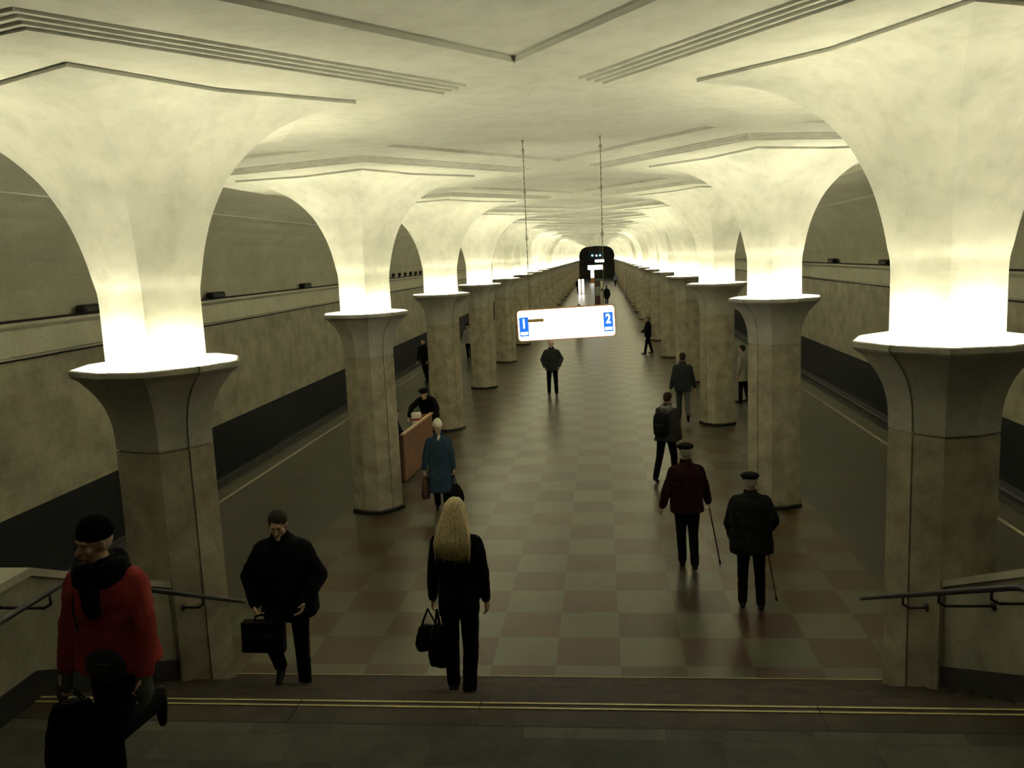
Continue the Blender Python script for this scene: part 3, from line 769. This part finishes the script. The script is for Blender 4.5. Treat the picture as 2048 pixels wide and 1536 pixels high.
# 1 person in the red quilted jacket on the landing
RED = cloth('red_quilted_nylon', (.30, .042, .038))
p, J = person('person in a red padded jacket and dark hat climbing onto the landing', (-2.14, 4.30, 1.5), FACE(176), 1.66,
              legs=((32, 118, 0), (4, 4, 0)), arms=((4, 8, 14, 4), (2, 12, 14, 6)), lean=5, head=(-28, 6), top='waist', topmat=RED, bulk=1.28, flare=1.06, hat='beanie', hair=None,
              collar=BLACK, vx=.010, gloves=plain('grey_knit', (.07, .075, .06), .9, 0, .5, 60), hands=('grip', 'curl'))
P_ = J['P']; s = J['s']
mb = MB()
for k, z in enumerate((.50, .535, .57)):
    mb.tube([P_(.125*cos(a*pi/8)*(1.05-.06*k), .02+.115*sin(a*pi/8), z+.012*sin(a*1.7+k)) for a in range(16)], .042*s, 10, True)
mb.cap(P_(.0, .15, .5), P_(-.03, .185, .36), .055*s, .05*s); soften(mb.build('scarf', BLACK, p, True), .01, .015, .05)
MB().tube([P_(.07, .2, .46), P_(.065, .225, .36), P_(.06, .222, .25)], .006, 6).build('drawstring', DRK, p, True)
mb = MB(); mb.ell((0, 0, 0), (.13, .035, .1), Matrix.Translation(P_(-.06, .205, .02)), 16, 10); pk = soften(mb.build('belt_pouch', DRK, p, True), .01)
MB().box(-.05, .04, 0, .006, .03, .036, Matrix.Translation(P_(-.07, .245, .02))).build('zip', STEEL, pk)
h = world(J, ('wr', 1))+Vector((0, 0, -.1))
soft_bag('big dark carrier bag hanging from the hand of the person in the red jacket', h, .34, .22, .46, .10, BAGM, R_(25), gather=.45)

# 2 broad person in black coming up the steps with a briefcase
p, J = person('broad person all in black stepping up the stairs and looking down', (-2.29, 7.20, .6), FACE(184), 1.76,
              legs=((2, 4, 0), (52, 84, 0)), arms=((6, 28, 38, -20), (2, 28, 26, -16)), lean=9, head=(4, 22), bulk=1.36, top='hip', hair=HAIRD, vx=.010, hands=('curl', 'grip'))
h = world(J, ('wr', 1))+world(J, ('wr', 1)).__class__((0, -.02, -.10))
bc = empty('briefcase', (h[0]+.10, h[1]-.10, h[2]-.28), R_(8))
mb = MB(); mb.prism([(-.19, 0), (.19, -.03), (.20, .26), (-.17, .28)], -.05, .05, 'y'); o = mb.build('case', BAGM, bc); b_ = o.modifiers.new('b', 'BEVEL'); b_.width = .015; b_.segments = 3
mb = MB(); mb.tube([(-.06, 0, .27), (-.055, 0, .31), (0, 0, .33), (.055, 0, .31), (.06, 0, .27)], .010, 8); mb.build('handle', BAGM, bc, True)
mb = MB(); mb.prism([(-.175, .14), (.19, .12), (.20, .265), (-.17, .285)], -.058, -.05, 'y'); mb.build('flap', BAGM, bc)
tag(bc, 'flat black briefcase held in front of the thigh of the broad person in black', 'briefcase')

# 3 blonde person going down
BLON = None
def hair_mat():
    m, nt, b = newmat('long_blonde_hair'); co = objco(nt)
    mp = N(nt, 'ShaderNodeMapping'); mp.inputs['Scale'].default_value = (60, 60, 3); nt.links.new(co, mp.inputs[0])
    n1 = noise(nt, 1.5, 4, .6, mp.outputs[0])
    nt.links.new(ramp(nt, n1, [(.3, (.36, .27, .13)), (.7, (.8, .67, .4))]), b.inputs['Base Color']); b.inputs['Roughness'].default_value = .45
    bump(nt, b, n1, .5, .01); return m
BLON = hair_mat()
p, J = person('person with long blonde hair and black jacket seen from behind on the stairs', (-.60, 6.60, .9), FACE(-3), 1.67,
              legs=((6, 4, 1), (-6, 16, 1)), arms=((2, 8, 6, 6), (0, 8, 8, 3)), lean=2, head=(0, 4), bulk=.95, top='hip', hat='long', hair=None, vx=.009, hipw=.92, hands=('grip', 'curl'), flare=.96)
Hm = J['Hm']; s = J['s']
mb = MB(); mb.ell((0, -.02, .03), (.088, .105, .094), Hm, 24, 16)
P_ = J['P']
mb.loft([(P_(x_, y_, z_), a*s, b*s) for x_, y_, z_, a, b in ((-.01, -.15, .33, .085, .02), (-.008, -.155, .40, .13, .032), (-.004, -.14, .50, .150, .05), (0, -.085, .60, .135, .075), (0, -.03, .68, .108, .09), (0, .0, .75, .092, .095))], 28)
hb = soften(mb.build('hair', BLON, p, True), .008, .02, .03, 2)
rnd = random.Random(3)
mb = MB()
for k in range(150):
    a = pi+rnd.uniform(.02, .98)*pi; cx, cy = cos(a), sin(a)
    r0 = rnd.uniform(.0, .4)
    e_ = rnd.uniform(.30, .44)
    pts = [Hm @ Vector((.088*cx*r0, -.02+.105*cy*r0, .128-.02*r0)), Hm @ Vector((.082*cx, -.02+.098*cy, .07)), P_(.112*cx, -.035+.085*cy, .68), P_(.142*cx, -.10+.06*cy, .58), P_(.158*cx, -.145+.045*cy, .47), P_(.155*cx*.95+rnd.uniform(-.012, .012), -.15+.035*cy, e_)]
    q = []
    for i in range(len(pts)-1):
        for t in (0, .5): q.append(pts[i].lerp(pts[i+1], t))
    q.append(pts[-1])
    mb.tube(q, [.004]+[.0065]*(len(q)-3)+[.004, .001], 5)
mb.build('strands', BLON, hb, True)
h = world(J, ('wr', -1))+Vector((0, 0, -.09))
soft_bag('short broad black handbag held by the blonde person, the higher hanging of two', h+Vector((-.05, .0, 0)), .24, .13, .22, .15, BAGM, R_(20), gather=.4, group='bags of the blonde person')
soft_bag('long narrow black bag held by the blonde person, the lower hanging of two', h+Vector((.04, -.06, .02)), .19, .12, .38, .13, BAGM, R_(-10), gather=.75, group='bags of the blonde person')

# 4, 5 the two with walking sticks
p, J = person('person in a dark padded coat and black beret walking away with a stick', (2.42, 10.52, 0), FACE(-2), 1.70,
              legs=((3, 6, 2), (-2, 8, 2)), arms=((8, 14, 26, -8), (10, 22, 32, -14)), lean=7, head=(0, 6), bulk=1.46, top='hip', flare=1.0, hat='beret', hair=HAIRG, vx=.011, topmat=cloth('dark_padded_cloth', (.009, .010, .009)), hands=('curl', 'grip'))
h = world(J, ('wr', 1))+J['W'].to_3x3() @ J['fd', 1]*.07
cane('black walking stick of the walker in the dark padded coat', h, (2.77, 10.70, 0), CANEM)
MAROON = cloth('maroon_cloth', (.022, .006, .007))
p, J = person('person in a maroon jacket and black flat cap walking away with a stick', (1.77, 11.98, 0), FACE(6), 1.77,
              legs=((8, 12, -2), (-8, 10, -2)), arms=((-4, 20, 8, 14), (8, 18, 16, 14)), lean=3, head=(0, 4), bulk=1.24, hat='cap', hair=HAIRG, vx=.011, topmat=MAROON, hipw=1.08, hands=('curl', 'grip'))
h = world(J, ('wr', 1))+J['W'].to_3x3() @ J['fd', 1]*.07
cane('black walking stick of the walker in the maroon jacket', h, (2.24, 12.05, 0), CANEM)

# 6 person in the blue coat
BLUC = cloth('blue_wool', (.035, .065, .10))
p, J = person('person in a long blue coat and cream knitted hat walking towards the stairs', (-2.33, 14.72, 0), FACE(186), 1.67,
              legs=((10, 8, 1), (-8, 14, 1)), arms=((4, 10, 6, 6), (6, 14, 8, 8)), lean=2, head=(6, 10), top='long', flare=1.25, bulk=1.1, topmat=BLUC, hat='beanie_white', hair=None, vx=.012, hands=('grip', 'grip'), collar=BLUC)
P_ = J['P']; mb = MB(); mb.cap(P_(-.02, .085, .56), P_(0, .115, .50), .03, .02); mb.build('scarf', plain('white_scarf', (.7, .68, .6)), p, True)
h = world(J, ('wr', -1))+Vector((0, 0, -.09)); soft_bag('large black bag in the left hand of the person in the blue coat', h, .34, .2, .36, .2, BAGM, R_(15), gather=.7, group='bags of the person in blue')
h = world(J, ('wr', 1))+Vector((0, 0, -.09)); soft_bag('brown bag in the right hand of the person in the blue coat', h, .2, .14, .42, .03, BAGB, R_(80), gather=.5, group='bags of the person in blue')

# 7 person walking up the middle with hands in pockets
person('bald person in a dark grey jacket walking up the middle of the hall', (-1.03, 27.6, 0), FACE(180), 1.80, legs=((6, 5, 3), (-3, 7, 3)), arms=((-8, 26, 24, -18), (-8, 26, 24, -18)),
       lean=0, topmat=cloth('dark_grey_cloth', (.045, .05, .048)), bulk=1.22, hair=None, vx=.016, lod=1, hipw=1.0)
# 8 backpack
GRYH = plain('grey_jersey', (.16, .16, .14), .95, 0, .4, 40)
p, J = person('person in a dark coat with a grey hood and dark backpack walking away', (1.84, 16.75, 0), FACE(-28), 1.76, legs=((-16, 12, 1), (18, 14, 1)), arms=((10, 8, 22, 4), (-6, 8, 6, 10)), lean=6, head=(-4, 2),
              top='jacket', flare=1.16, bulk=1.1, topmat=cloth('black_brown_cloth', (.03, .028, .022)), hair=HAIRD, vx=.013, lod=1)
P_ = J['P']; s = J['s']; mb = MB()
for k in range(3): mb.tube([P_((.115-.02*k)*cos(a*pi/8), -.035-.02*k+.10*sin(a*pi/8), .50+.025*k-.035*(sin(a*pi/8) < -.5)) for a in range(16)], .038*s, 8, True)
mb.ell((0, 0, 0), (.09, .05, .09), Matrix.Translation(P_(0, -.13, .47)), 12, 8)
soften(mb.build('hood', GRYH, p, True), .012, .01, .05)
W3 = J['W']; c_ = W3 @ P_(-.03, -.23, .22); bp = empty('backpack', c_, R_(-28))
mb = MB(); mb.loft([((0, 0, z), a, b) for z, a, b in ((-.24, .11, .06), (-.2, .14, .085), (0, .145, .09), (.16, .13, .075), (.22, .08, .045))], 20, None, 3); bb = soften(mb.build('pack_body', BAGM, bp, True), .012, .015, .06)
mb = MB(); mb.loft([((0, -.075, z), a, b) for z, a, b in ((-.19, .09, .03), (-.16, .11, .04), (-.04, .11, .04), (0, .09, .025))], 16, None, 3); soften(mb.build('front_pocket', BAGM, bp, True), .012)
for sx in (-1, 1):
    mb = MB(); mb.tube([(sx*.08, .05, -.17), (sx*.12, .2, -.08), (sx*.12, .3, .08), (sx*.10, .26, .24), (sx*.07, .1, .25), (sx*.06, .04, .18)], .014, 6); mb.build('strap', BAGM, bp, True)
tag(bp, 'dark backpack on the back of the person with the grey hood', 'backpack')
# 9
person('person in a dark jacket and grey trousers walking away past the third right column', (2.72, 22.7, 0), FACE(-4), 1.84, legs=((16, 6, 1), (-16, 34, 2)), arms=((-6, 12, 2, 12), (4, 12, 10, 12)), lean=4,
       topmat=cloth('slate_cloth', (.028, .032, .036)), trous=plain('grey_trousers', (.06, .065, .062), .9), bulk=1.12, hair=HAIRD, vx=.016, lod=1)
# 10 and others farther off
person('person in dark clothes standing with legs apart by the right columns, arms folded', (2.66, 38.5, 0), FACE(100), 1.66, legs=((14, 4, 3), (-14, 2, 3)), arms=((20, 8, 70, -30), (20, 8, 70, -30)), lean=-3, bulk=1.1, vx=.02, lod=1, hair=plain('auburn_hair', (.12, .05, .03)))
person('person in dark clothes on the left platform half hidden behind the third left column', (-6.02, 31.3, 0), FACE(165), 1.66, legs=((10, 8, 1), (-14, 10, 1)), arms=((10, 8, 30, 0), (10, 8, 30, 0)), lean=4, bulk=1.05, vx=.018, lod=1)
person('person in a pale jacket in the gap before the fourth left column', (-5.42, 38.2, 0), FACE(170), 1.64, legs=((6, 5, 1), (-6, 6, 1)), arms=((6, 8, 20, 4), (6, 8, 20, 4)), lean=2, bulk=1.0, vx=.02, lod=1, topmat=plain('pale_jacket', (.28, .27, .24)), hat='beret')
person('person in a beige coat standing in the gap before the third right column', (4.72, 25.4, 0), FACE(60), 1.68, legs=((5, 4, 2), (-5, 6, 2)), arms=((4, 8, 12, 4), (4, 8, 12, 4)), lean=1, bulk=1.1, vx=.018, lod=1, top='mid', topmat=plain('beige_coat', (.34, .32, .25)), flare=1.1)
person('person in a long dark coat walking away beside the distant cream pillar', (1.10, 76.4, 0), FACE(-10), 1.72, legs=((8, 6, 1), (-8, 8, 1)), arms=((4, 14, 8, 10), (4, 14, 8, 10)), lean=3, bulk=1.25, vx=.03, lod=0, top='mid', flare=1.2)
person('person in a blue jacket far off by the right columns near the dark opening', (2.62, 120, 0), FACE(-30), 1.75, legs=((8, 6, 1), (-12, 12, 1)), arms=((4, 10, 8, 8), (4, 10, 8, 8)), lean=8, bulk=1.3, vx=.035, lod=0, topmat=plain('pale_blue_cloth', (.12, .16, .24)))
person('person in black far down the hall by the left columns', (-2.12, 103.5, 0), FACE(180), 1.7, legs=((8, 6, 1), (-8, 8, 1)), arms=((4, 8, 8, 8), (4, 8, 8, 8)), bulk=1.1, vx=.03, lod=0)
person('person with brown hair whose head shows just above the big glowing sign', (-.66, 49, 0), FACE(175), 1.72, legs=((6, 6, 1), (-8, 8, 1)), arms=((4, 8, 8, 8), (4, 8, 8, 8)), bulk=1.1, vx=.025, lod=0, hair=plain('brown_hair', (.06, .035, .02)))
# at the counter
p, J = person('person in black and dark cap leaning over the brown counter', (-3.52, 19.78, 0), FACE(176), 1.72, legs=((-4, 4, 3), (8, 8, 3)), arms=((48, 26, 34, 2), (56, 26, 40, 6)), lean=38, head=(0, 10), bulk=1.15, vx=.015, lod=1, hat='beret')
p, J = person('person in dark blue sitting behind the brown counter by the second left column', (-4.12, 18.3, 0), FACE(-95), 1.66, legs=((84, 84, 4), (84, 84, 4)), arms=((20, 8, 60, 0), (20, 8, 60, 0)), lean=8, head=(0, 15), bulk=1.1, vx=.015, lod=1, topmat=NAVY)
stl = empty('stool', (-4.12, 18.3, 0))
mb = MB(); mb.loft([((0, 0, .40), .17, .17), ((0, 0, .41), .18, .18), ((0, 0, .435), .18, .18), ((0, 0, .45), .16, .16)], 20); mb.build('seat', DRK, stl, True)
for a in range(4): MB().tube([(.11*cos(a*pi/2+.8), .11*sin(a*pi/2+.8), .40), (.17*cos(a*pi/2+.8), .17*sin(a*pi/2+.8), 0)], .013, 8).build('leg', IRON, stl, True)
tag(stl, 'black stool under the person sitting behind the counter', 'stool')
pb = empty('paper_bag', (-3.60, 18.62, .71), R_(12))
mb = MB(); mb.loft([((0, 0, 0), .09, .055), ((0, 0, .28), .10, .06), ((0, 0, .40), .12, .07), ((0, 0, .44), .10, .05)], 16, None, 3); soften(mb.build('bag_body', plain('white_paper', (.8, .76, .7)), pb, True), .012, .02, .06)
MB().loft([((0, 0, .26), .104, .064), ((0, 0, .31), .108, .068)], 16, None, 3).build('red_band', plain('red_paper', (.4, .03, .03)), pb)
tag(pb, 'white paper bag with a red band standing on the brown counter', 'bag')
